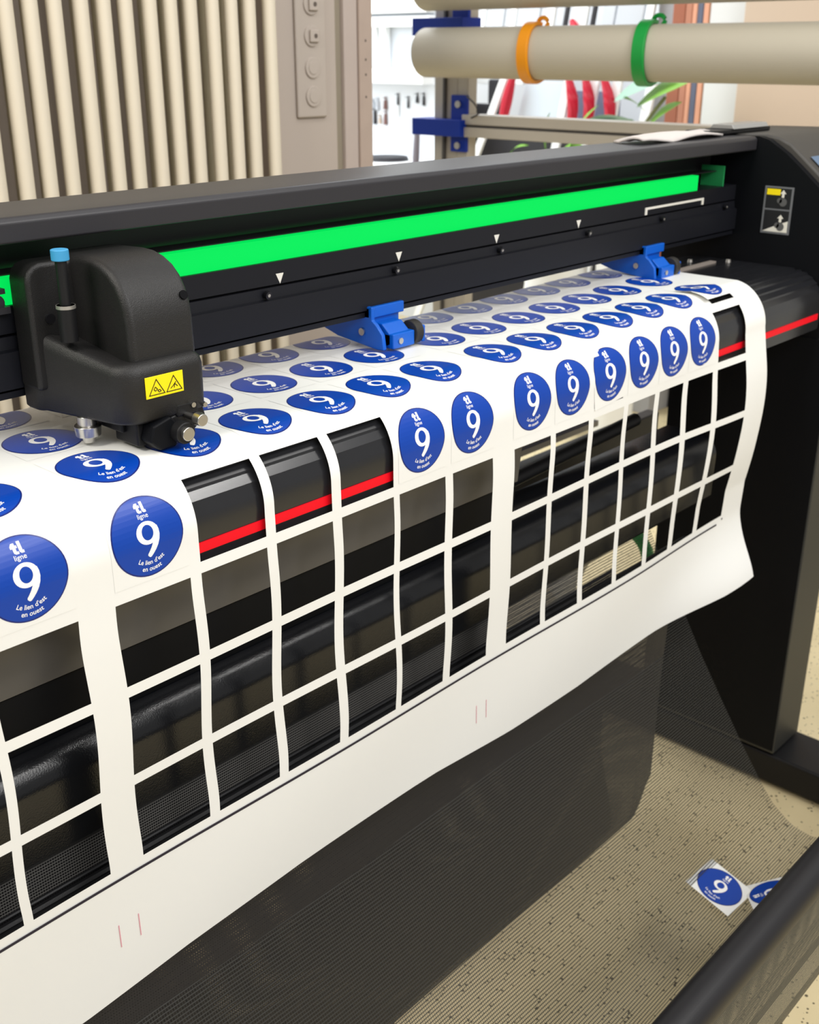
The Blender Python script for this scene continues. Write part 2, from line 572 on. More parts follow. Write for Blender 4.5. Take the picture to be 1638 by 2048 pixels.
MB().cyl((1.42, 1.17, -0.74), (1.98, 1.17, -0.715), 0.014, seg=14).build('tension_bar', BLACK, plot)
MB().cyl((XL, 1.045, -0.975), (2.02, 1.045, -0.975), 0.016, seg=18).build('basket_rod', BLACK, plot)

# right housing
hp = [(1.0, -0.62), (1.0, -0.36), (1.02, -0.30), (1.046, -0.272), (1.095, -0.232), (1.13, -0.205), (1.175, -0.178), (1.20, -0.172), (1.36, -0.176), (1.42, -0.22), (1.42, -0.62)]
MB().prism_x(hp, XW, XW + 0.02).build('side_wall', HOUS, plot)
hp2 = [(0.94, -0.62), (0.94, -0.38), (0.985, -0.31), (1.03, -0.268), (1.095, -0.215), (1.13, -0.187), (1.16, -0.174), (1.19, -0.169), (1.36, -0.172), (1.42, -0.22), (1.42, -0.62)]
MB().prism_x(hp2, XW + 0.02, XW + 0.40).build('control_housing', HOUSTOP, plot, bevel=0.006)
# display lying on the sloped face
d0, d1 = Vector((1.03, -0.268)), Vector((1.095, -0.215))
nrm = Vector((-(d1 - d0).y, (d1 - d0).x)).normalized() * 0.003
dm = MB()
dm.add([(XW + 0.045, d0.x + nrm.x, d0.y + nrm.y), (XW + 0.3, d0.x + nrm.x, d0.y + nrm.y),
        (XW + 0.3, d1.x + nrm.x, d1.y + nrm.y), (XW + 0.045, d1.x + nrm.x, d1.y + nrm.y)], [(0, 1, 2, 3)])
dm.build('display_screen', SCREEN, plot, smooth=0)
# leg and foot
MB().box(XW, XW + 0.147, 0.962, 1.36, -1.70, -0.60).build('leg', LEGM, plot, bevel=0.004)
MB().box(XW - 0.003, XW, 0.966, 1.36, -1.69, -0.60).build('leg_inner_plate', HOUS, plot)
MB().box(XW - 0.0, XW + 0.16, 0.25, 1.75, -1.79, -1.705).build('foot', mat('foot_black', (0.007, 0.007, 0.008), 0.45, spec=0.25), plot, bevel=0.008)
MB().box(XL, XL + 0.15, 0.962, 1.36, -1.70, -0.30).build('leg', LEGM, plot, bevel=0.004)
MB().box(XL, XL + 0.16, 0.25, 1.75, -1.79, -1.705).build('foot', HOUS, plot, bevel=0.008)
for yy in (0.35, 1.65):
    for xx in (XW + 0.08, XL + 0.08):
        MB().cyl((xx - 0.03, yy, -1.765), (xx + 0.03, yy, -1.765), 0.035, seg=20).build('caster_wheel', BLACK, plot)

# instruction label on the inner side wall
lab = MB().box(XW - 0.0016, XW - 0.0004, 1.101, 1.169, -0.379, -0.276)
lo = lab.build('instruction_label', mat('label_outline', srgb(110, 112, 116), 0.5), plot, label='outlined instruction label with a yellow corner tag')
def lbox(y0, y1, z0, z1, m, nm, d):
    MB().box(XW - 0.0016 - d, XW - 0.0016, y0, y1, z0, z1).build(nm, m, lo, smooth=0)
LB = mat('label_black', (0.008, 0.008, 0.01), 0.5)
lbox(1.1055, 1.1645, -0.324, -0.2795, LB, 'upper_picture', 0.0004)
lbox(1.1055, 1.1645, -0.3745, -0.3275, LB, 'lower_picture', 0.0004)
lbox(1.131, 1.163, -0.2945, -0.2815, YELLOW, 'yellow_tag', 0.0012)
lm = MB()
lm.add([(XW - 0.0029, 1.1645, -0.3745), (XW - 0.0029, 1.1055, -0.3745), (XW - 0.0029, 1.1055, -0.349), (XW - 0.0029, 1.135, -0.361)], [(0, 1, 2, 3)])
lm.build('white_ground', MARK, lo, smooth=0)
LG = mat('label_grey', (0.10, 0.10, 0.10), 0.5)
for zc in (-0.309, -0.3625):
    hm = MB()
    hm.cyl((XW - 0.0036, 1.1225, zc), (XW - 0.0030, 1.1225, zc), 0.009, seg=20)
    hm.cyl((XW - 0.0036, 1.131, zc + 0.003), (XW - 0.0030, 1.131, zc + 0.003), 0.006, seg=16)
    hm.build('head_picture', LG, lo)
    am = MB()
    ya, za = 1.124, zc + 0.018
    am.add([(XW - 0.0032, ya, za + 0.0085), (XW - 0.0032, ya - 0.0075, za), (XW - 0.0032, ya - 0.003, za), (XW - 0.0032, ya - 0.003, za - 0.008),
            (XW - 0.0032, ya + 0.003, za - 0.008), (XW - 0.0032, ya + 0.003, za), (XW - 0.0032, ya + 0.0075, za)], [(0, 1, 2, 3, 4, 5, 6)])
    am.build('white_arrow', MARK, lo, smooth=0)

# ---------------- pinch rollers (part of the plotter)
def pinch(px):
    """px = x of the roller axle centre"""
    a = MB()
    # body seen from the side: tall head under the gantry, wedge arm running rearwards
    a.prism_x([(1.222, -0.371), (1.222, -0.392), (1.214, -0.397), (1.200, -0.412), (1.196, -0.436), (1.212, -0.437),
               (1.30, -0.428), (1.385, -0.405), (1.385, -0.392), (1.25, -0.392), (1.25, -0.371)], px - 0.074, px - 0.066)
    a.box(px - 0.074, px + 0.006, 1.226, 1.30, -0.390, -0.372)
    a.box(px - 0.066, px + 0.0, 1.232, 1.30, -0.420, -0.389)
    o = a.build('pinch_roller', BLUEP, plot, bevel=0.002, label='bright blue pinch roller bracket')
    b = MB()
    b.prism_x([(1.205, -0.434), (1.196, -0.430), (1.196, -0.414), (1.215, -0.398), (1.245, -0.398), (1.245, -0.430)], px - 0.058, px - 0.012)
    b.box(px - 0.058, px - 0.008, 1.190, 1.215, -0.436, -0.412)
    b.build('roller_arm', BLUEP, o, bevel=0.002)
    b = MB()
    b.box(px + 0.011, px + 0.018, 1.190, 1.222, -0.435, -0.408)
    b.build('roller_yoke', BLUEP, o, bevel=0.002)
    MB().cyl((px - 0.007, 1.204, -0.4185), (px + 0.010, 1.204, -0.4185), 0.0195, seg=24).build('rubber_roller', RUBBER, o, bevel=0.002)
    for (sx, sy, sz) in ((px - 0.0745, 1.222, -0.412), (px - 0.042, 1.1895, -0.424)):
        if sx < px - 0.07:
            MB().cyl((sx, sy + 0.02, sz), (sx - 0.003, sy + 0.02, sz), 0.006, seg=14).build('arm_screw', STEEL, o)
        else:
            MB().cyl((sx, sy + 0.001, sz), (sx, sy - 0.002, sz), 0.005, seg=14).build('arm_screw', STEEL, o)
    return o
pinch(1.318)
pinch(2.130)

# ---------------- carriage (part of the plotter)
def arc(cx, cy, r, a0, a1, n):
    return [(cx + r * math.cos(math.radians(a0 + (a1 - a0) * i / n)), cy + r * math.sin(math.radians(a0 + (a1 - a0) * i / n))) for i in range(n + 1)]

# lower shell: plan outline swept in z with a rolled top edge
def shell_plan(off=0.0):
    pts = []
    pts += [(0.650 + off, 1.230)]
    pts += arc(0.668, 1.212, 0.018 - off, 180, 235, 4)
    pts += arc(0.715, 1.102, 0.036 - off, 195, 262, 8)
    pts += arc(0.788, 1.078, 0.012 - off, 275, 360, 5)
    pts += [(0.800 - off, 1.230)]
    return pts


cb = MB()
rings = [(-0.402, 0.004), (-0.398, 0.0005), (-0.36, 0.0), (-0.345, 0.0), (-0.337, 0.002), (-0.333, 0.006), (-0.331, 0.012)]
plans = [shell_plan(o_) for z_, o_ in rings]
npn = len(plans[0])
vs = []
def ztop(xx, yy, z_):
    # the rim climbs towards the rear left of the shell
    lift = 0.026 * sstep(1.09, 1.19, yy) * (1 - sstep(0.70, 0.78, xx))
    return z_ + lift * sstep(-0.37, -0.335, z_)
for (z_, o_), pl_ in zip(rings, plans):
    vs += [(a, b, ztop(a, b, z_)) for a, b in pl_]
fs = []
for j in range(len(rings) - 1):
    for i in range(npn):
        i2 = (i + 1) % npn
        fs.append((j * npn + i, j * npn + i2, (j + 1) * npn + i2, (j + 1) * npn + i))
fs.append(list(range(npn))[::-1])
fs.append(list(range((len(rings) - 1) * npn, len(rings) * npn)))
cb.add(vs, fs)
carr = cb.build('cutting_carriage', CARR, plot, smooth=50, label='rounded black cutting head riding on the gantry')

# dome
dp = [(1.240, -0.34)]
dp += [(1.240, -0.222), (1.165, -0.2185)]
dp += [(1.145, -0.2195), (1.128, -0.2235), (1.112, -0.231), (1.099, -0.242), (1.089, -0.257), (1.083, -0.272), (1.080, -0.290), (1.0785, -0.34)]
MB().prism_x(dp, 0.707, 0.799).build('dome_cover', CARR, carr, bevel=0.009, bseg=5, smooth=30)
# rear flange on the left
fl = [(0.648, -0.375), (0.648, -0.250)] + [(0.668 + 0.020 * math.cos(math.radians(a)), -0.245 + 0.020 * math.sin(math.radians(a))) for a in (180, 150, 120, 90)] + [(0.735, -0.225), (0.735, -0.375)]
MB().prism_y(fl, 1.190, 1.232).build('rear_flange', CARR, carr, bevel=0.006, bseg=3)
MB().cyl((0.672, 1.191, -0.290), (0.672, 1.187, -0.290), 0.006, seg=16).build('flange_screw', SCREW, carr)
MB().cyl((0.7885, 1.092, -0.268), (0.7885, 1.0835, -0.2643), 0.0055, seg=20).build('dome_hole', SLOT, carr)
# pen holder
pn = MB()
pn.cyl((0.6715, 1.15, -0.31), (0.6715, 1.15, -0.268), 0.0105, seg=18)
pn.cyl((0.6715, 1.15, -0.268), (0.6715, 1.15, -0.215), 0.0066, seg=18)
po = pn.build('blade_plunger', BLACK, carr)
MB().cyl((0.6715, 1.15, -0.218), (0.6715, 1.15, -0.205), 0.0102, seg=22).build('cyan_cap', CYANC, carr, bevel=0.0015, label='light blue plunger cap')
MB().cyl((0.6715, 1.15, -0.272), (0.6715, 1.15, -0.268), 0.0112, seg=18).build('plunger_collar', STEELW, carr)
bt = MB()
bt.cyl((0.682, 1.15, -0.402), (0.682, 1.15, -0.416), 0.0115, seg=20)
bt.cyl((0.682, 1.15, -0.414), (0.682, 1.15, -0.4275), 0.0165, 0.015, seg=24)
bt.cyl((0.682, 1.15, -0.4275), (0.682, 1.15, -0.436), 0.010, 0.007, seg=20)
bt.build('blade_tip_holder', STEEL, carr, bevel=0.0012)
# tool block under the front
tb = MB()
tb.box(0.700, 0.792, 1.105, 1.16, -0.420, -0.396)
tb.box(0.706, 0.745, 1.082, 1.13, -0.434, -0.402)
tb.prism_y([(0.735, -0.404), (0.792, -0.392), (0.797, -0.412), (0.77, -0.431), (0.745, -0.437), (0.728, -0.425)], 1.068, 1.1)
tb.box(0.752, 0.785, 1.066, 1.075, -0.404, -0.388)
tb.build('tool_block', BLACK, carr, bevel=0.003)
MB().prism_y([(0.715, -0.405), (0.74, -0.398), (0.752, -0.412), (0.745, -0.4365), (0.722, -0.4365), (0.709, -0.424)], 1.060, 1.083).build('tool_clamp', HOUS, carr, bevel=0.003)
k1 = MB()
k1.cyl((0.7665, 1.068, -0.4035), (0.7665, 1.044, -0.4035), 0.0042, seg=14)
k1.cyl((0.7665, 1.046, -0.4035), (0.7665, 1.034, -0.4035), 0.0085, 0.0075, seg=22)
k1.build('clamp_knob', STEEL, carr, bevel=0.001)
k2 = MB()
k2.cyl((0.750, 1.062, -0.4185), (0.750, 1.046, -0.4185), 0.0135, seg=24)
k2.build('knob_ring', BLACK, carr, bevel=0.002)
MB().cyl((0.750, 1.047, -0.4185), (0.750, 1.041, -0.4185), 0.0085, seg=22).build('clamp_knob', STEEL, carr, bevel=0.001)
for sx_, sz_ in ((0.776, -0.3925), (0.793, -0.396)):
    MB().cyl((sx_, 1.068, sz_), (sx_, 1.063, sz_), 0.0032, seg=12).build('block_screw', STEEL, carr)
# warning label
YF = 1.0655
wl = MB().box(0.7115, 0.7645, YF - 0.0008, YF + 0.0004, -0.3725, -0.347).build('warning_label', YELLOW, carr, bevel=0.0004, label='yellow warning label with two triangles')
tm = MB()
def outline_tri(mb, cx, zb, w, h, t, y):
    o_ = [(cx - w / 2, zb), (cx + w / 2, zb), (cx, zb + h)]
    c_ = (cx, zb + h / 3)
    i_ = [(c_[0] + (px - c_[0]) * (1 - t), c_[1] + (pz - c_[1]) * (1 - t)) for px, pz in o_]
    mb.add([(px, y, pz) for px, pz in o_ + i_], [(0, 1, 4, 3), (1, 2, 5, 4), (2, 0, 3, 5)])
outline_tri(tm, 0.7265, -0.3695, 0.0235, 0.0195, 0.16, YF - 0.0011)
outline_tri(tm, 0.7508, -0.3695, 0.0235, 0.0195, 0.16, YF - 0.0011)
for cx_, pts_ in ((0.7265, [(-0.004, 0.006), (-0.002, 0.009), (0.001, 0.006), (-0.002, 0.004), (-0.004, 0.006)]),
                  (0.7265, [(0.001, 0.0045), (0.004, 0.005), (0.006, 0.003), (0.003, 0.002), (0.001, 0.0045)]),
                  (0.7508, [(-0.005, 0.003), (-0.001, 0.006), (0.003, 0.010)]),
                  (0.7508, [(0.0, 0.003), (0.001, 0.008), (0.005, 0.004)])):
    for (a0, b0), (a1, b1) in zip(pts_, pts_[1:]):
        d = Vector((a1 - a0, b1 - b0)).normalized()
        nn = Vector((-d.y, d.x)) * 0.0005
        base = -0.3688
        tm.add([(cx_ + a0 + nn.x, YF - 0.0011, base + b0 + nn.y), (cx_ + a1 + nn.x, YF - 0.0011, base + b1 + nn.y),
                (cx_ + a1 - nn.x, YF - 0.0011, base + b1 - nn.y), (cx_ + a0 - nn.x, YF - 0.0011, base + b0 - nn.y)], [(0, 1, 2, 3)])
tm.build('warning_symbols', mat('symbol_black', (0.01, 0.01, 0.0), 0.5), carr, smooth=0)
# belt clamp seen left of the carriage
bc = MB()
bc.box(0.60, 0.645, 1.228, 1.245, -0.285, -0.277)
bc.cyl((0.63, 1.236, -0.272), (0.63, 1.230, -0.272), 0.010, seg=18)
bc.box(0.622, 0.642, 1.230, 1.244, -0.262, -0.256)
bc.build('belt_clamp', COVER, carr)

# ================================================================== STICKER SHEET
ROW = 0.12
V0 = 0.010 + R * PI / 2        # arc end
L_ = [.605, .725, .844, .960, 1.074, 1.190, 1.338, 1.448, 1.559, 1.670, 1.778, 1.882, 1.990]
R_ = [.709, .828, .943, 1.062, 1.173, 1.284, 1.434, 1.544, 1.656, 1.762, 1.864, 1.972, 2.100]
colX = [(a * .99, b * .99) for a, b in zip(L_, R_)]
left_cols = [(0.2, 0.303), (0.333, 0.437), (0.449, 0.552)]
ALLC = left_cols + colX        # index 3 is the first column of the middle block
XR = 2.165                      # right edge


def surf(X, v):
    skew = (X - 0.65) * 0.0095 * (1 - sstep(-0.02, 0.10, v))
    vv = v + skew
    if v < 0.01:
        y = CY + (0.01 - vv)
        z = CZ + R
        # rear roll-off
        if y > 1.335:
            s = y - 1.335
            a = min(s / 0.05, PI / 2)
            rest = max(0, s - 0.05 * PI / 2)
            y = 1.335 + 0.05 * math.sin(a)
            z = CZ + R - 0.05 + 0.05 * math.cos(a) - rest
        z += 0.0055 * sstep(1.5, 2.1, X)
        return (X, y, z)
    if v < V0:
        a = max(0.0, (vv - 0.01) / R)
        a = min(a, PI / 2)
        z = CZ + R * math.cos(a) + 0.0055 * sstep(1.5, 2.1, X) * (1 - sstep(0.0, 0.12, v))
        return (X, CY - R * math.sin(a), z)
    h = v - V0
    y = CY - R
    z = CZ - h
    # slack of the cut lattice: soft swells, stronger towards the free right edge
    amp = 0.0035 * sstep(0, 0.1, h)
    y -= amp * (0.5 + 0.5 * math.sin(X * 9 + h * 14))
    y -= 0.016 * sstep(1.8, 2.16, X) * math.sin(min(1, h / 0.34) * PI) 
    y -= 0.045 * sstep(1.8, 2.17, X) * sstep(0.40, 0.58, h)
    y += 0.008 * sstep(1.7, 2.1, X) * sstep(0.25, 0.42, h) * (1 - sstep(0.46, 0.58, h))
    dx = 0.0022 * math.sin(h * 26 + X * 5) * sstep(0.02, 0.1, h) * (1 - sstep(0.36, 0.42, h))
    return (X + dx, y, z)


def normal_at(X, v):
    e = 1e-3
    a = Vector(surf(X, v - e)); b = Vector(surf(X, v + e))
    t = (b - a).normalized()
    n_ = Vector((1, 0, 0)).cross(t)
    if n_.y > 0 and abs(n_.y) > abs(n_.z):
        n_ = -n_
    if n_.z < 0 and abs(n_.z) >= abs(n_.y):
        n_ = -n_
    return n_.normalized()


ENDV = [(0.0, 0.742), (0.49, 0.722), (0.66, 0.706), (0.86, 0.698), (1.14, 0.698), (1.34, 0.711), (1.55, 0.715), (1.88, 0.706), (2.05, 0.700), (2.165, 0.690)]
HOLES = []
for ci, (a, b) in enumerate(ALLC):
    for rv in (0.24, 0.36, 0.48):
        HOLES.append((a, b, rv - 0.0535 + (0.002 if rv == .24 else 0), rv + 0.0525))
for ci in (4, 5, 6):                       # removed stickers on the curve, platen shows
    HOLES.append((ALLC[ci][0], ALLC[ci][1], 0.12 - 0.050, 0.12 + 0.054))
HOLES.append((ALLC[15][0], ALLC[15][1], 0.12 - 0.045, 0.12 + 0.054))
HOLES.append((ALLC[11][0] + 0.001, ALLC[11][1] - 0.006, 0.12 - 0.035, 0.12 + 0.052))
HOLES.append((ALLC[15][0] + 0.02, ALLC[15][1], 0.02, 0.055))

xs = set([-0.1, XR])
x = -0.1
while x < XR:
    xs.add(round(x, 4)); x += 0.05
for k in range(14):
    xs.add(round(1.8 + 0.026 * k, 4))
for a, b, _, _ in HOLES:
    xs.add(round(a, 5)); xs.add(round(b, 5))
xs = sorted(xs)
xs = [q for i, q in enumerate(xs) if i == 0 or q - xs[i - 1] > 0.0012 or any(abs(q - a) < 1e-5 or abs(q - b) < 1e-5 for a, b, _, _ in HOLES)]
STEP = ROW / 20
ts = set()
k = -66
while k * STEP < 0.70:
    ts.add(round(k * STEP, 5)); k += 1
for _, _, a, b in HOLES:
    ts.add(round(a, 5)); ts.add(round(b, 5))
ts = sorted(t for t in ts if t < 0.66)


def inhole(xc, vc):
    for a, b, c, d in HOLES:
        if a - 1e-6 < xc < b + 1e-6 and c - 1e-6 < vc < d + 1e-6:
            return True
    return False


# add the variable lower margin as extra rows stretched to the wavy edge
tail = [0.66 + i / 8 for i in range(1, 9)]
def sheet_fn(X, t):
    if t > 0.66 + 1e-9:
        f = t - 0.66
        v = 0.654 + f * (interp(ENDV, X) - 0.654)
        return surf(X, v)
    return surf(X, t)
sheet = grid_mesh(xs, ts + tail, sheet_fn, 'sticker_sheet', WHITE, skip=inhole)
tag(sheet, 'white vinyl sheet with square cut-outs draped over the platen, hanging down in front', 'vinyl sheet')


def on_sheet(mb, pts, off, mi=0):
    vs_ = []
    for X, v in pts:
        p = Vector(surf(X, v)) + normal_at(X, v) * off
        vs_.append(tuple(p))
    mb.add(vs_, [list(range(len(vs_)))], mi)


ln = MB()
x = 0.0
while x < 2.06:
    on_sheet(ln, [(x, 0.5455), (min(x + 0.02, 2.062), 0.5455), (min(x + 0.02, 2.062), 0.5495), (x, 0.5495)], 0.001)
    x += 0.02
ln.build('printed_line', INKK, sheet, smooth=0, label='thin black printed line along the bottom of the grid')
dt = MB()
on_sheet(dt, [(2.083 + 0.0025 * math.cos(t * PI / 4), 0.5405 + 0.0025 * math.sin(t * PI / 4)) for t in range(8)], 0.001)
dt.build('printed_dot', INKK, sheet, smooth=0)
for tx in (0.5535, 0.582, 1.248, 1.2735):
    tk = MB()
    v1 = 0.612 if tx < 1 else 0.618
    on_sheet(tk, [(tx, v1), (tx + 0.0011, v1), (tx + 0.0011, v1 + 0.034), (tx, v1 + 0.034)], 0.001)
    tk.build('pink_tick', INKP, sheet, smooth=0)


# ---------------- sticker artwork in flat local coordinates (a right, b up, disc radius 1)
def text_polys(body, size, bold=0.0, shear=0.0):
    cu = bpy.data.curves.new('t', 'FONT')
    cu.body = body
    cu.size = size
    cu.align_x = 'CENTER'
    cu.offset = bold
    cu.shear = shear
    cu.resolution_u = 3
    ob = bpy.data.objects.new('t', cu)
    COL.objects.link(ob)
    dg = bpy.context.evaluated_depsgraph_get()
    me = bpy.data.meshes.new_from_object(ob.evaluated_get(dg))
    vs_ = [(v.co.x, v.co.y) for v in me.vertices]
    fs_ = [list(p.vertices) for p in me.polygons]
    bpy.data.objects.remove(ob)
    bpy.data.curves.remove(cu)
    bpy.data.meshes.remove(me)
    return vs_, fs_


def stroke(pts, ws):
    vs_, fs_ = [], []
    n_ = len(pts)
    for i in range(n_):
        a = Vector(pts[max(0, i - 1)]); b = Vector(pts[min(n_ - 1, i + 1)])
        d = (b - a).normalized()
        nn = Vector((-d.y, d.x)) * ws[i] / 2
        p = Vector(pts[i])
        vs_ += [tuple(p + nn), tuple(p - nn)]
    for i in range(n_ - 1):
        fs_.append([2 * i, 2 * i + 1, 2 * i + 3, 2 * i + 2])
    return vs_, fs_


ART = []          # (verts, faces)
# the figure 9: bowl ring and sweeping tail
ring_o, ring_i = [], []
NS = 30
for i in range(NS):
    t = 2 * PI * i / NS
    ring_o.append((0.0 + 0.305 * math.cos(t), 0.085 + 0.28 * math.sin(t)))
    ring_i.append((0.0 + 0.158 * math.cos(t - 0.25), 0.092 + 0.186 * math.sin(t - 0.25)))
ART.append((ring_o + ring_i, [[i, (i + 1) % NS, NS + (i + 1) % NS, NS + i] for i in range(NS)]))
tail_p = [(0.225, 0.20), (0.238, 0.10), (0.232, 0.0), (0.205, -0.11), (0.16, -0.22), (0.10, -0.32), (0.03, -0.41), (-0.03, -0.475), (-0.05, -0.495)]
ART.append(stroke(tail_p, [0.12, 0.145, 0.16, 0.165, 0.16, 0.15, 0.135, 0.12, 0.07]))
# tl logo
ART.append((([(-0.10, 0.83), (-0.03, 0.83), (-0.03, 0.77), (0.01, 0.77), (0.01, 0.71), (-0.03, 0.71), (-0.03, 0.63), (0.015, 0.63), (0.015, 0.575), (-0.065, 0.575), (-0.10, 0.61), (-0.10, 0.71), (-0.145, 0.71), (-0.145, 0.765)]), [list(range(14))]))
ART.append((([(0.035, 0.85), (0.11, 0.85), (0.11, 0.635), (0.14, 0.635), (0.14, 0.575), (0.07, 0.575), (0.035, 0.61)]), [list(range(7))]))
tv, tf = text_polys('ligne', 0.165)
ART.append(([(a, b + 0.445) for a, b in tv], tf))


def arc_text(body, size, rad, bold):
    v_, f_ = text_polys(body, size, bold, 0.0)
    out = []
    for a, b in v_:
        th = a / rad
        rr_ = rad - b
        out.append((rr_ * math.sin(th), -rr_ * math.cos(th)))
    return out, f_


ART.append(arc_text("Le lien d'est", 0.165, 0.70, 0.0018))
ART.append(arc_text("en ouest", 0.165, 0.865, 0.0018))

DR = 0.0475


def flat_sticker(half_w=0.0505, half_h=0.0525):
    """bmesh in flat coords: x = a, y = v (down the sheet), z = layer height"""
    bm = bmesh.new()
    def face(pts, z, mi):
        vs_ = [bm.verts.new((a, v, z)) for a, v in pts]
        try:
            f = bm.faces.new(vs_); f.material_index = mi
        except ValueError:
            pass
    face([(-half_w, -half_h), (half_w, -half_h), (half_w, half_h), (-half_w, half_h)], 0.0, 0)
    NSG = 56
    face([(DR * math.cos(2 * PI * i / NSG), DR * math.sin(2 * PI * i / NSG)) for i in range(NSG)], 0.0002, 1)
    face([(DR * 0.965 * math.cos(2 * PI * i / NSG), DR * 0.965 * math.sin(2 * PI * i / NSG)) for i in range(NSG)], 0.0004, 2)
    for ai, (vs_, fs_) in enumerate(ART):
        vv = [bm.verts.new((a * DR, -b * DR, 0.0008 if ai == 1 else 0.0006)) for a, b in vs_]
        for f in fs_:
            try:
                ff = bm.faces.new([vv[i] for i in f]); ff.material_index = 3
            except ValueError:
                pass
    return bm


def bent_mesh(name, row_v, xref, lift=None):
    bm = flat_sticker()
    k = -12
    while k <= 12:
        v = k * STEP
        bmesh.ops.bisect_plane(bm, geom=list(bm.verts) + list(bm.edges) + list(bm.faces), dist=1e-7, plane_co=(0, v, 0), plane_no=(0, 1, 0))
        k += 1
    org = W(*surf(xref, row_v))
    for vert in bm.verts:
        a, v, h = vert.co
        X = xref + a
        n_ = normal_at(xref, row_v + v)
        p = Vector(surf(X, row_v + v)) + n_ * (0.0003 + h + (lift(a, v) if lift else 0))
        vert.co = W(*p) - org
    bm.normal_update()
    out_n = normal_at(xref, row_v)
    bmesh.ops.reverse_faces(bm, faces=[f for f in bm.faces if f.normal.dot(out_n) < 0])
    me = bpy.data.meshes.new(name)
    bm.to_mesh(me); bm.free()
    for m in (PAPER, BLUERIM, BLUE, INKW):
        me.materials.append(m)
    return me


ORD = ['first', 'second', 'third', 'fourth', 'fifth', 'sixth', 'seventh', 'eighth', 'ninth', 'tenth', 'eleventh', 'twelfth', 'thirteenth', 'fourteenth', 'fifteenth', 'sixteenth']
ROWS = [(0.12, 'front row over the platen edge', [2, 3, 7, 8, 9, 10, 11, 12, 13, 14]),
        (0.0, 'foremost row on the platen top', list(range(2, 16))),
        (-0.12, 'middle row on the platen top', [3] + list(range(5, 16))),
        (-0.24, 'rearmost row under the gantry', [3, 4] + list(range(6, 16)))]
for rv, rname, cols in ROWS:
    base = None
    for n_i, ci in enumerate(cols):
        xc = (ALLC[ci][0] + ALLC[ci][1]) / 2
        special = (rv == 0.12 and ci == 11) or (rv == 0.0 and ci == 15)
        if special:
            if rv == 0.12:
                me = bent_mesh('round_sticker', rv, xc, lambda a, v: 0.05 * max(0, v) * 1.0 * max(0, 0.5 - a * 8) * 0.35)
            else:
                me = bent_mesh('round_sticker', rv - 0.004, xc - 0.004, lambda a, v: max(0, (v + 0.03)) * 0.12)
            o = bpy.data.objects.new('round_sticker', me)
            o.location = W(*surf(xc if rv == .12 else xc - 0.004, rv if rv == .12 else rv - 0.004))
            if rv == 0.12:
                o.rotation_euler = (0, math.radians(-4.0), 0)
        else:
            # the sheet lifts and skews a little along its width, so each sticker is bent to its own spot
            o = bpy.data.objects.new('round_sticker', bent_mesh('round_sticker', rv, xc))
            o.location = W(*surf(xc, rv))
        COL.objects.link(o)
        extra = ''
        if special and rv == 0.12: extra = ', slightly peeled at its lower left corner'
        if special and rv == 0.0: extra = ', lifted above a small hole'
        pos = ORD[n_i] + ' from the left' if n_i < len(cols) / 2 else (ORD[len(cols) - 1 - n_i] + ' from the right').replace('first from the right', 'rightmost')
        if pos == 'first from the left': pos = 'leftmost'
        tag(o, 'round blue 9 sticker, %s, %s' % (pos, rname), 'sticker', 'blue stickers in the ' + rname)
        if special:
            o['label'] = ('round blue 9 sticker with peeled lower left corner in the front row' if rv == 0.12
                          else 'round blue 9 sticker lifting above a small hole, far right on the platen top')

# ================================================================== MEDIA BASKET (net)
bas = thing('media_basket', 1.3, 0.9, -1.8, 'black mesh fabric catch basket hung below the plotter', 'catch basket')
# net B: from the rear rod down near the floor and forward to the front bar
NP = [(1.335, -1.02), (1.26, -1.16), (1.173, -1.294), (1.116, -1.393), (1.049, -1.498), (0.987, -1.591), (0.919, -1.682), (0.88, -1.725), (0.83, -1.758), (0.78, -1.765), (0.73, -1.752), (0.68, -1.72), (0.63, -1.66), (0.59, -1.56), (0.565, -1.44), (0.56, -1.36)]
NP = [(a * 0.922, b * 0.922) for a, b in NP]
NP[-3:] = [(0.548, -1.44), (0.532, -1.35), (0.528, -1.30)]
acc = [0]
for a, b in zip(NP, NP[1:]):
    acc.append(acc[-1] + math.hypot(a[0] - b[0], a[1] - b[1]))
def resample(P, A, n_):
    out = []
    for i in range(n_ + 1):
        s = A[-1] * i / n_
        out.append((s, interp(list(zip(A, [p[0] for p in P])), s), interp(list(zip(A, [p[1] for p in P])), s)))
    return out
rs = resample(NP, acc, 60)
netb = grid_mesh([0.0 + 2.12 * i / 20 for i in range(21)], list(range(len(rs))),
                 lambda X, t: (X, rs[t][1], rs[t][2] + 0.004 * math.sin(X * 7 + t * 0.2)), 'net', NETB, bas, uvfn=lambda X, t: (X, rs[t][0]))
# dense inner curtain hanging from the rod
def cur_fn(X, t):
    d = 0.685 - 0.085 * sstep(1.90, 1.992, X) ** 2
    return (X, 1.06 - 0.017 * (1 - t) ** 3 + 0.002 * math.sin(X * 6), -0.965 - t * d)
cxs = [0.0 + 1.92 * i / 24 for i in range(25)] + [1.935, 1.95, 1.96, 1.97, 1.98, 1.987, 1.992]
cur = grid_mesh(cxs, [i / 20 for i in range(21)], cur_fn, 'inner_curtain', NETC, bas, uvfn=lambda X, t: (X, t * 0.685))
def cur2_fn(X, t):
    w = 1.80 + 0.075 * sstep(0.55, 1.0, t)
    return (X * w, 1.085, -0.97 - t * 0.70)
cur2 = grid_mesh([i / 24 for i in range(25)], [i / 20 for i in range(21)], cur2_fn, 'inner_curtain', NETC, bas, uvfn=lambda X, t: (X * 1.85, t * 0.7))
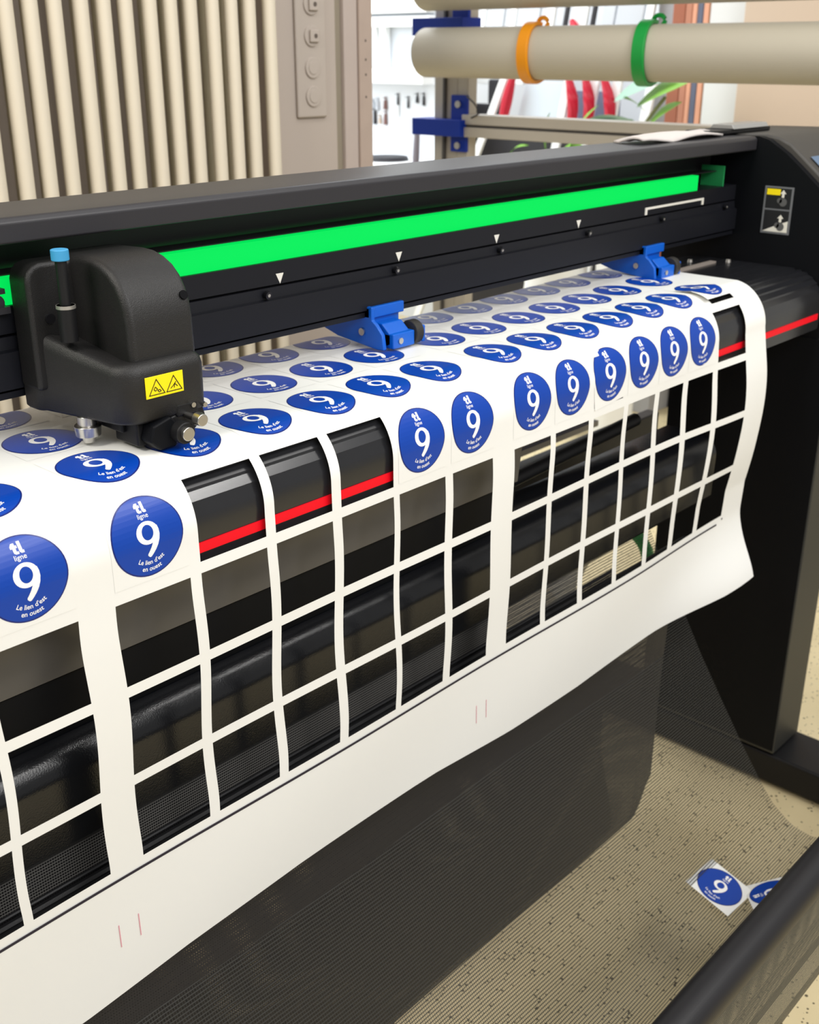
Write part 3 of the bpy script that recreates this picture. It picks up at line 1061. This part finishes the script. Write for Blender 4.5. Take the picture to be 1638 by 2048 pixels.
# strip of net between beam and rod
grid_mesh([0.0 + 1.62 * i / 10 for i in range(11)], [0, 0.5, 1], lambda X, t: (X, 1.055, -0.893 - t * 0.075), 'upper_net', NETU, bas, uvfn=lambda X, t: (X, t * 0.075))
MB().box(0.0, 1.38, 1.062, 1.075, -1.02, -0.893).build('dark_hem_backing', SLOT, bas)
MB().tube([(0.0, 1.05, -0.958), (0.8, 1.05, -0.9585), (1.62, 1.05, -0.958)], 0.006, 8).build('hem_cord', BLACK, bas)
MB().tube([(0.0, 1.05, -0.946), (1.62, 1.05, -0.946)], 0.003, 8).build('hem_cord', BLACK, bas)
st = MB()
x = 0.2
while x < 1.0:
    st.box(x, x + 0.0022, 1.042, 1.044, -0.9655, -0.963)
    x += 0.0048
st.build('seam_stitches', MARK, bas, smooth=0)
# front bar wrapped in net
by, bz, br_ = 0.522, -1.287, 0.0305
barf = grid_mesh([0.6 + 2.9 * i / 10 for i in range(11)], [i for i in range(29)],
                 lambda X, t: (X, by + br_ * math.cos(t * 2 * PI / 28), bz + br_ * math.sin(t * 2 * PI / 28)), 'front_bar', NETR, bas, uvfn=lambda X, t: (X, t * 0.2 / 28))
MB().cyl((0.6, by, bz), (3.5, by, bz), br_ - 0.002, seg=28).build('bar_core', mat('bar_tube_black', (0.008, 0.0075, 0.009), 0.3), bas)
flap = [(0.498, -1.305), (0.491, -1.35), (0.484, -1.40), (0.480, -1.46), (0.482, -1.484), (0.493, -1.49)]
grid_mesh([0.6 + 2.9 * i / 10 for i in range(11)], list(range(len(flap))), lambda X, t: (X, flap[t][0], flap[t][1]), 'front_flap', NETF, bas,
          uvfn=lambda X, t: (X, t * 0.04))
grid_mesh([0.6 + 2.9 * i / 10 for i in range(11)], list(range(len(flap))), lambda X, t: (X, flap[t][0] + 0.03, flap[t][1]), 'front_flap', NETF, bas,
          uvfn=lambda X, t: (X, t * 0.04))


# stickers fallen into the net
def net_at(y):
    for (s0, y0, z0), (s1, y1, z1) in zip(rs, rs[1:]):
        if y1 <= y <= y0:
            f = (y0 - y) / (y0 - y1)
            return z0 + (z1 - z0) * f, math.atan2(z1 - z0, y1 - y0)
    return rs[-1][2], 0


def flat_mesh(bend=0.0):
    bm = flat_sticker(0.0525, 0.051)
    for vert in bm.verts:
        vert.co = Vector((vert.co.x, -vert.co.y, vert.co.z)) * S
    bm.normal_update()
    bmesh.ops.reverse_faces(bm, faces=[f for f in bm.faces if f.normal.z < 0])
    me = bpy.data.meshes.new('round_sticker')
    bm.to_mesh(me); bm.free()
    for m in (PAPER, BLUERIM, BLUE, INKW):
        me.materials.append(m)
    return me


def fallen(x_, y_, z_, tilt, ang, label):
    o = bpy.data.objects.new('round_sticker', flat_mesh())
    COL.objects.link(o)
    o.location = W(x_, y_, z_)
    o.rotation_mode = 'QUATERNION'
    from mathutils import Quaternion
    o.rotation_quaternion = Quaternion((1, 0, 0), tilt) @ Quaternion((0, 0, 1), ang)
    tag(o, label, 'sticker', 'stickers fallen into the basket')
    return o


fallen(1.795, 0.772, -1.598, math.radians(14), math.radians(-93), 'loose square white sticker with blue 9 disc lying flat in the open net')
fallen(1.845, 0.680, -1.590, math.radians(-24), math.radians(40), 'loose square sticker with blue disc, half hidden behind the front bar')

# ================================================================== STORAGE RACK, ROLLS
RK = 1.11
_mb_build = MB.build
def _scaled(self, *a, **k):
    self.v = [(x * RK, y * RK, z * RK if z > -1.7 else -1.8) for x, y, z in self.v]
    return _mb_build(self, *a, **k)
MB.build = _scaled
rack = thing('roll_storage_rack', 3.0, 2.5, -1.8, 'aluminium profile rack with blue brackets holding long rolls', 'rack')
pm = MB()
pm.box(2.955, 3.035, 2.50, 2.60, -1.8, 0.9)
pm.box(2.945, 2.956, 2.545, 2.557, -1.8, 0.9, 1)
pm.build('post', [ALU, ALUD], rack, bevel=0.003)
pm = MB()
pm.box(2.955, 3.0, 2.455, 2.50, -1.8, 0.9)
pm.build('post', [ALU], rack, bevel=0.003)
rm = MB()
rm.box(2.93, 3.01, 0.35, 2.46, -0.216, -0.186)
rm.box(2.935, 3.01, 0.35, 2.46, -0.224, -0.216, 1)
rm.box(2.925, 3.01, 0.35, 2.46, -0.254, -0.224)
rm.build('horizontal_rail', [ALU, ALUD], rack, bevel=0.002)
for z in (-0.228, 0.075, 0.36):
    bm_ = MB()
    bm_.box(2.905, 3.0, 2.445, 2.655, z - 0.026, z + 0.026)
    bm_.box(2.94, 2.955, 2.45, 2.515, z - 0.075, z + 0.10)
    bo = bm_.build('blue_bracket', DBLUE, rack, bevel=0.002, label='bright blue plastic rail bracket')
    for dz in (-0.055, 0.072):
        MB().cyl((2.940, 2.483, z + dz), (2.934, 2.483, z + dz), 0.011, seg=16).build('bracket_bolt', STEELW, bo)
MB().tube([(2.93, 2.44, -0.13), (2.92, 2.40, -0.15), (2.92, 2.38, -0.18), (2.93, 2.42, -0.195)], 0.003, 6).build('hanging_wire', ALUD, rack)


MB.build = _mb_build


def roll(z, y0, y1, label, r=0.080):
    mb = MB()
    mb.cyl((3.135, y0, z), (3.135, y1, z), r, seg=48)
    o = mb.build('vinyl_roll', ROLLM, None, bevel=0.003)
    tag(o, label, 'roll', 'large rolls on the rack')
    MB().cyl((3.135, y1 - 0.001, z), (3.135, y1 + 0.0008, z), r * 0.5, seg=32).build('core', BROWN, o)
    return o


roll(-0.002, 0.3, 2.80, 'long off-white vinyl roll held by an orange and a green clip')
roll(0.213, 0.3, 2.80, 'long off-white vinyl roll at the very top, cut by the picture edge', 0.083)


def clip(y, z, m, cat_label, open_a=40):
    mb = MB()
    pts = []
    r = 0.0875
    for i in range(27):
        a = math.radians(75 + 230 * i / 26)
        pts.append((3.135 + r * math.cos(a), y + 0.012 * math.sin(a * 1.5), z + r * math.sin(a)))
    vs_, fs_ = [], []
    w_, t_ = 0.040, 0.012
    for p in pts:
        c = Vector((3.135, p[1], z))
        d = (Vector(p) - c); d.y = 0; d.normalize()
        for dy, dr in ((-w_ / 2, -t_ / 2), (w_ / 2, -t_ / 2), (w_ / 2, t_ / 2), (-w_ / 2, t_ / 2)):
            q = Vector(p) + d * dr
            vs_.append((q.x, q.y + dy, q.z))
    for i in range(len(pts) - 1):
        for k_ in range(4):
            fs_.append((i * 4 + k_, i * 4 + (k_ + 1) % 4, i * 4 + 4 + (k_ + 1) % 4, i * 4 + 4 + k_))
    fs_ += [(3, 2, 1, 0), tuple(range(len(vs_) - 4, len(vs_)))]
    mb.add(vs_, fs_)
    o = mb.build('roll_clip', m, None, bevel=0.002)
    tag(o, cat_label, 'clip', None)
    e = pts[0]
    hk = MB()
    hp_ = [(e[0] + 0.004 * math.cos(t), e[1] - 0.03 + 0.022 * math.cos(t) + 0.01, e[2] + 0.004 + 0.016 * math.sin(t)) for t in [i * PI / 8 for i in range(0, 13)]]
    hk.tube(hp_, 0.007, 8)
    hk.build('hook', m, o)
    return o


clip(2.328, -0.002, ORANGE, 'orange plastic clip around the long roll')
clip(1.905, -0.002, GREENC, 'green plastic clip around the long roll')

# cloth and card lying on top of the plotter cover
cl = grid_mesh([2.05 + 0.33 * i / 14 for i in range(15)], [i / 6 for i in range(7)],
               lambda X, t: (X, 1.245 + t * 0.07, -0.170 + 0.010 * abs(math.sin(X * 13 + t * 2)) + 0.006 * math.sin(t * PI)), 'folded_cloth', CLOTH)
tag(cl, 'crumpled light grey cloth lying on the top cover near its right end', 'cloth')
md = cl.modifiers.new('s', 'SOLIDIFY'); md.thickness = 0.003
tl_ = thing('clear_ruler_holder', 2.5, 1.27, -0.171, 'small translucent grey plastic tray on top of the plotter by the control housing', 'tray')
MB().box(2.36, 2.64, 1.26, 1.33, -0.170, -0.160).build('tray_base', BLACK, tl_, bevel=0.003)
MB().prism_x([(1.255, -0.160), (1.262, -0.150), (1.31, -0.150), (1.318, -0.160)], 2.45, 2.62).build('tray_lid', mat('tray_grey', (0.3, 0.3, 0.29), 0.25), tl_, bevel=0.002)

# roll with green clip on the floor behind the plotter
fr = MB()
fr.cyl((2.25, 1.62, -1.42), (2.95, 1.9, -1.42), 0.09, seg=32)
fro = fr.build('floor_roll', ROLLM, None)
tag(fro, 'pale roll stored low behind the plotter, seen through the cut-outs', 'roll')
gc = MB()
gcp = [(2.72 + 0.004 * math.cos(t), 1.62 + 0.10 * math.cos(t), -1.42 + 0.10 * math.sin(t)) for t in [math.radians(a) for a in range(20, 200, 12)]]
gc.tube(gcp, 0.02, 8)
gco = gc.build('roll_clip', GREENC, None)
tag(gco, 'green clip seen through the lower cut-outs behind the plotter', 'clip')

# ================================================================== FAR ROOM CONTENT (x = 5 .. 6)
def tb_(name, x0, x1, y0, y1, z0, z1, m, label, cat, group=None, bevel=0.004, parent=None):
    o = MB().box(x0, x1, y0, y1, z0, z1).build(name, m, parent, bevel=bevel)
    if parent is None:
        tag(o, label, cat, group)
    return o


# white glazed cabinet on the left of the opening
cab = thing('wall_cabinet', 5.0, 4.7, -0.2, 'white glazed cabinet in the bright back room, left of the rack post', 'cabinet')
tb_('top_rail', 4.95, 5.0, 4.40, 5.4, 0.13, 0.185, FARWH, '', '', parent=cab)
tb_('bottom_rail', 4.90, 5.0, 4.40, 5.4, -0.165, -0.085, FARWH, '', '', parent=cab)
for yy in (4.90, 4.80, 4.72, 4.47, 4.60 - 0.05):
    pass
for yy, w_ in ((4.875, 0.032), (4.82, 0.020), (4.755, 0.04), (4.50, 0.04), (4.42, 0.03)):
    tb_('mullion', 4.95, 5.0, yy - w_ / 2, yy + w_ / 2, -0.085, 0.13, FARWH, '', '', parent=cab)
tb_('door_panel', 5.0, 5.02, 4.40, 5.4, -0.085, 0.7, PANE, '', '', parent=cab)
tb_('cornice', 4.93, 5.0, 4.40, 5.4, 0.20, 0.8, FARWH, '', '', parent=cab)
# wall shelf panel below it with hanging tools
tb_('tool_board', 5.03, 5.06, 4.30, 5.6, -0.60, -0.165, FARW, 'white board on the back room wall carrying small hanging tools', 'board')
rr = random.Random(7)
tools = [(4.93, -0.30, 0.030, 0.07, DBLUE), (4.90, -0.33, 0.03, 0.11, PANE), (4.885, -0.36, 0.022, 0.07, DARKF), (4.865, -0.29, 0.03, 0.05, PANE),
         (4.845, -0.375, 0.022, 0.03, PINKB), (4.80, -0.285, 0.028, 0.05, BROWN), (4.80, -0.365, 0.026, 0.06, BROWN), (4.70, -0.26, 0.014, 0.045, DARKF),
         (4.70, -0.32, 0.018, 0.05, FARWH), (4.62, -0.275, 0.014, 0.045, DARKF), (4.55, -0.25, 0.02, 0.035, DARKF), (4.50, -0.255, 0.018, 0.05, DARKF)]
tnm = ['dark blue bundle', 'pale grey bundle', 'dark hanging tool', 'small white bundle', 'small pink tag', 'upper brown pouch', 'lower brown pouch', 'left black scissors', 'white tag under the black scissors', 'small black key', 'black clip by the post', 'black fob nearest the post']
for (yy, zz, w_, h_, m_), nm_ in zip(tools, tnm):
    mb = MB()
    mb.cyl((5.022, yy, zz + h_ / 2), (5.022, yy, zz - h_ / 2), w_ * 0.35, w_ * 0.5, seg=10)
    mb.cyl((5.022, yy, zz + h_ / 2), (5.022, yy, zz + h_ / 2 + 0.02), 0.004, seg=6)
    mb.box(5.0, 5.034, yy - 0.002, yy + 0.002, zz + h_ / 2 + 0.012, zz + h_ / 2 + 0.016)
    tag(mb.build('hanging_tool', m_), '%s hanging on the white tool board' % nm_, 'tool', 'small tools hanging on the board')
# worktop with dark tray
tb_('worktop', 4.7, 5.03, 4.21, 5.6, -0.64, -0.575, FARWH, 'white worktop below the tool board', 'worktop')
dk = MB()
dk.cyl((4.85, 4.63, -0.574), (4.85, 4.63, -0.552), 0.13, 0.12, seg=28)
tag(dk.build('dark_tray', DARKF), 'dark flat round tray on the white worktop', 'tray')
gp = MB()
gp.cyl((4.685, 4.27, -0.86), (4.685, 4.24, -0.34), 0.028, 0.014, seg=12)
tag(gp.build('grey_strap', mat('grey_fabric', srgb(125, 120, 130), 0.8)), 'grey fabric strap hanging beside the rack post', 'strap')

# dark desk and framed opening right of the post
tb_('dark_cabinet', 5.3, 5.6, 2.9, 4.65, -1.8, -0.36, DARKF, 'dark low cabinet behind the rack rail', 'cabinet')
mn = thing('monitor_stand', 5.3, 4.3, -0.36, 'black desk equipment on the dark cabinet beside the white frame', 'desk equipment')
MB().box(5.25, 5.3, 4.10, 4.36, -0.36, -0.27).build('base', DARKF, mn, bevel=0.01)
MB().tube([(5.2, 4.42, -0.36), (5.2, 4.40, -0.27), (5.2, 4.36, -0.22), (5.2, 4.33, -0.27)], 0.02, 8).build('neck', DARKF, mn)
MB().box(5.25, 5.3, 4.10, 4.22, -0.27, -0.14).build('screen', DARKF, mn, bevel=0.01)
MB().box(5.28, 5.32, 4.0, 4.7, -0.165, -0.135).build('frame_shelf', FARWH, None, bevel=0.003)
tag(bpy.data.objects['frame_shelf'], 'white shelf edge above the desk equipment', 'shelf')


def slant(name, m, y_top, y_bot, z_top, z_bot, w_, x_, label, cat, group=None, stripe=None, parent=None, stripe_y=0.0):
    """leaning board or strip: top shifted in y relative to its foot"""
    if z_bot == -0.62:
        y_bot += (y_bot - y_top) * (1.18 / (z_top - z_bot)); z_bot = -1.8
    mb = MB()
    vs_ = []
    for xx in (x_, x_ + 0.02):
        vs_ += [(xx, y_bot - w_ / 2, z_bot), (xx, y_bot + w_ / 2, z_bot), (xx, y_top + w_ / 2, z_top), (xx, y_top - w_ / 2, z_top)]
    mb.add(vs_, [(0, 1, 2, 3), (4, 7, 6, 5), (0, 4, 5, 1), (1, 5, 6, 2), (2, 6, 7, 3), (3, 7, 4, 0)])
    o = mb.build(name, m, parent, bevel=0.002)
    if parent is None:
        tag(o, label, cat, group)
    return o


# leaning white print panels with crimson strips
GP = 'leaning white panels behind the roll'
specs = [(3.83, 4.02, 0.045, 'leftmost'), (3.46, 3.53, 0.045, 'second from the left'), (3.30, 3.36, 0.045, 'middle'), (3.18, 3.21, 0.05, 'fourth from the left'), (2.98, 3.04, 0.05, 'rightmost')]
for i, (yt, yb, w_, nm_) in enumerate(specs):
    slant('panel_post', FARWH, yt - 0.02, yb + (0.03 if i else 0.08), 0.02, -0.62, w_, 4.95, '%s slanted white upright of the panel rack behind the rolls' % nm_, 'panel upright', GP)
for i, (yt, yb) in enumerate([(3.80, 3.86), (3.45, 3.425), (3.35, 3.33), (3.24, 3.20)]):
    mb = MB()
    pts = []
    for k_ in range(9):
        f = k_ / 8
        pts.append((4.93, yt + (yb - yt) * f - 0.022 * math.sin(f * PI) * (1 if i != 0 else -0.2), -0.12 - 0.24 * f))
    mb.tube(pts, [0.017 + 0.012 * math.sin(PI * k_ / 8) for k_ in range(9)], 8)
    nm_ = ['leftmost', 'second from the left', 'third from the left', 'rightmost'][i]
    tag(mb.build('crimson_strip', REDP), '%s of the curved crimson strips on the white panels' % nm_, 'strip', 'curved crimson strips')
slant('patterned_board', mat('pale_blue_board', srgb(205, 216, 226), 0.6), 3.63, 3.70, -0.14, -0.40, 0.27, 5.0, 'pale blue grey board with faint chevrons between white uprights', 'board')
slant('grey_board', mat('slate_board', srgb(120, 125, 150), 0.6), 3.36, 3.36, -0.18, -0.40, 0.28, 5.04, 'grey blue board behind the crimson strips', 'board')
tb_('panel_shelf', 4.97, 5.12, 3.15, 3.90, -0.42, -0.40, FARWH, 'white ledge carrying the leaning boards behind the rail', 'shelf')
tb_('grey_column', 5.1, 5.3, 2.94, 3.07, -1.8, 1.0, mat('grey_column', srgb(165, 165, 168), 0.6), 'light grey square column behind the green clip', 'column')
# upper panels seen between the two rolls
up = [(4.32, 0.04, FARWH), (4.22, 0.10, PANE), (4.12, 0.03, FARWH), (4.02, 0.08, PANE), (3.92, 0.04, FARWH), (3.80, 0.10, PANE), (3.68, 0.05, FARWH), (3.585, 0.02, DARKF), (3.50, 0.09, FARWH), (3.42, 0.02, DARKF), (3.33, 0.07, PANE), (3.21, 0.15, PANE), (3.10, 0.04, FARWH)]
uw = ['white strip nearest the post', 'wide grey blue panel', 'thin white strip', 'grey blue panel', 'bright white strip', 'wide pale panel', 'white upright', 'thin black edge', 'white panel with red mark', 'second thin black edge', 'grey blue glass panel', 'broad pale panel', 'white strip by the column']
for (yy, w_, m_), nm_ in zip(up, uw):
    slant('upper_panel', m_, yy - 0.02, yy + 0.02, 0.26, 0.0, w_, 5.06, '%s standing between the two rolls' % nm_, 'panel', 'panels seen between the rolls')
mb = MB(); mb.tube([(5.045, 3.53, 0.15), (5.045, 3.51, 0.12), (5.045, 3.50, 0.08)], [0.012, 0.022, 0.012], 8)
tag(mb.build('crimson_mark', REDP), 'small crimson strip between the two rolls', 'strip')
# wooden boards standing side by side
for i, (y0, y1, m_, nm_) in enumerate([(2.875, 2.81, WOODS[0], 'dark brown'), (2.81, 2.775, WOODS[1], 'copper brown'), (2.775, 2.75, WOODS[3], 'pale pink'), (2.75, 2.72, WOODS[2], 'slate blue'), (2.72, 2.69, WOODS[3], 'peach'), (2.69, 2.675, WOODS[4], 'tan')]):
    tb_('standing_board', 4.9, 4.96, y1 + 0.001, y0 - 0.001, -1.0, 1.0, m_, '%s narrow board standing on edge left of the white board' % nm_, 'board', 'narrow boards on edge')
tb_('white_board', 4.88, 4.92, 2.44, 2.674, -1.2, 1.0, WHB, 'large white board standing between narrow wood boards and beige board', 'board')
tb_('beige_board', 4.80, 4.84, 1.5, 2.47, -1.2, 1.0, PINKB, 'large plain beige board at the right edge', 'board')
tb_('black_handle', 4.76, 4.79, 2.44, 2.46, -0.40, -0.29, DARKF, 'small black handle at the foot of the beige board', 'handle')


# plants
def leafm(mb, base, tip, w_, bend=0.02, up=Vector((0.5, 0, 1))):
    b, t = Vector(base), Vector(tip)
    d = (t - b)
    side = Vector((-0.35, -d.z, d.y)).normalized() * w_
    n_ = 6
    vs_ = []
    for i in range(n_ + 1):
        f = i / n_
        wv = math.sin(PI * min(1, f * 0.92 + 0.06)) ** 0.8
        c = b + d * f + Vector((-bend * math.sin(PI * f), 0, bend * math.sin(PI * f)))
        vs_ += [tuple(c - side * wv), tuple(c + Vector((0.006, 0, 0))), tuple(c + side * wv)]
    fs_ = []
    for i in range(n_):
        for k_ in range(2):
            fs_.append((i * 3 + k_, i * 3 + k_ + 1, i * 3 + k_ + 4, i * 3 + k_ + 3))
    mb.add(vs_, fs_)


pl1 = thing('potted_plant', 4.6, 2.9, -0.6, 'green leafy plant beside the standing wood boards', 'plant')
mb = MB()
leafm(mb, (4.6, 2.80, -0.33), (4.6, 2.62, -0.20), 0.05)
leafm(mb, (4.6, 2.84, -0.22), (4.6, 2.60, -0.12), 0.055)
leafm(mb, (4.6, 2.80, -0.24), (4.6, 2.92, -0.19), 0.035)
mb.build('bright_leaf', LEAF, pl1)
mb = MB()
leafm(mb, (4.6, 2.96, -0.20), (4.6, 2.66, -0.09), 0.05)
leafm(mb, (4.6, 2.80, -0.30), (4.6, 3.12, -0.30), 0.03)
leafm(mb, (4.6, 2.86, -0.28), (4.6, 3.22, -0.38), 0.02)
mb.build('pale_leaf', LEAFP, pl1)
MB().tube([(4.6, 2.86, -0.55), (4.6, 2.84, -0.36), (4.6, 2.76, -0.25), (4.6, 2.70, -0.18)], 0.008, 6).build('stem', mat('stem_olive', srgb(130, 130, 90), 0.6), pl1)
cr = MB()
cr.cyl((4.6, 2.86, -1.8), (4.6, 2.86, -0.55), 0.10, 0.13, seg=20)
cr.build('pot', FARWH, pl1)
pl2 = thing('potted_plant', 4.4, 3.3, -0.7, 'low leafy plant in front of the leaning white panels', 'plant')
mb = MB()
leafm(mb, (4.5, 3.12, -0.40), (4.5, 2.98, -0.22), 0.028)
leafm(mb, (4.5, 3.26, -0.42), (4.5, 3.245, -0.26), 0.035)
leafm(mb, (4.5, 2.98, -0.37), (4.5, 2.93, -0.29), 0.018)
leafm(mb, (4.5, 3.42, -0.60), (4.5, 3.40, -0.44), 0.05)
leafm(mb, (4.5, 3.10, -0.55), (4.5, 3.02, -0.42), 0.05)
leafm(mb, (4.5, 3.48, -0.47), (4.5, 3.36, -0.41), 0.02)
leafm(mb, (4.5, 3.55, -0.36), (4.5, 3.44, -0.345), 0.03)
leafm(mb, (4.5, 3.25, -0.52), (4.5, 3.02, -0.37), 0.05)
mb.build('bright_leaf', LEAF, pl2)
mb = MB()
leafm(mb, (4.5, 3.24, -0.60), (4.5, 3.10, -0.42), 0.04)
leafm(mb, (4.5, 3.02, -0.60), (4.5, 2.90, -0.44), 0.035)
mb.build('pale_leaf', LEAFP, pl2)
cr = MB()
cr.cyl((4.55, 3.2, -1.8), (4.55, 3.2, -0.62), 0.12, 0.17, seg=20)
cr.build('pot', FARWH, pl2)
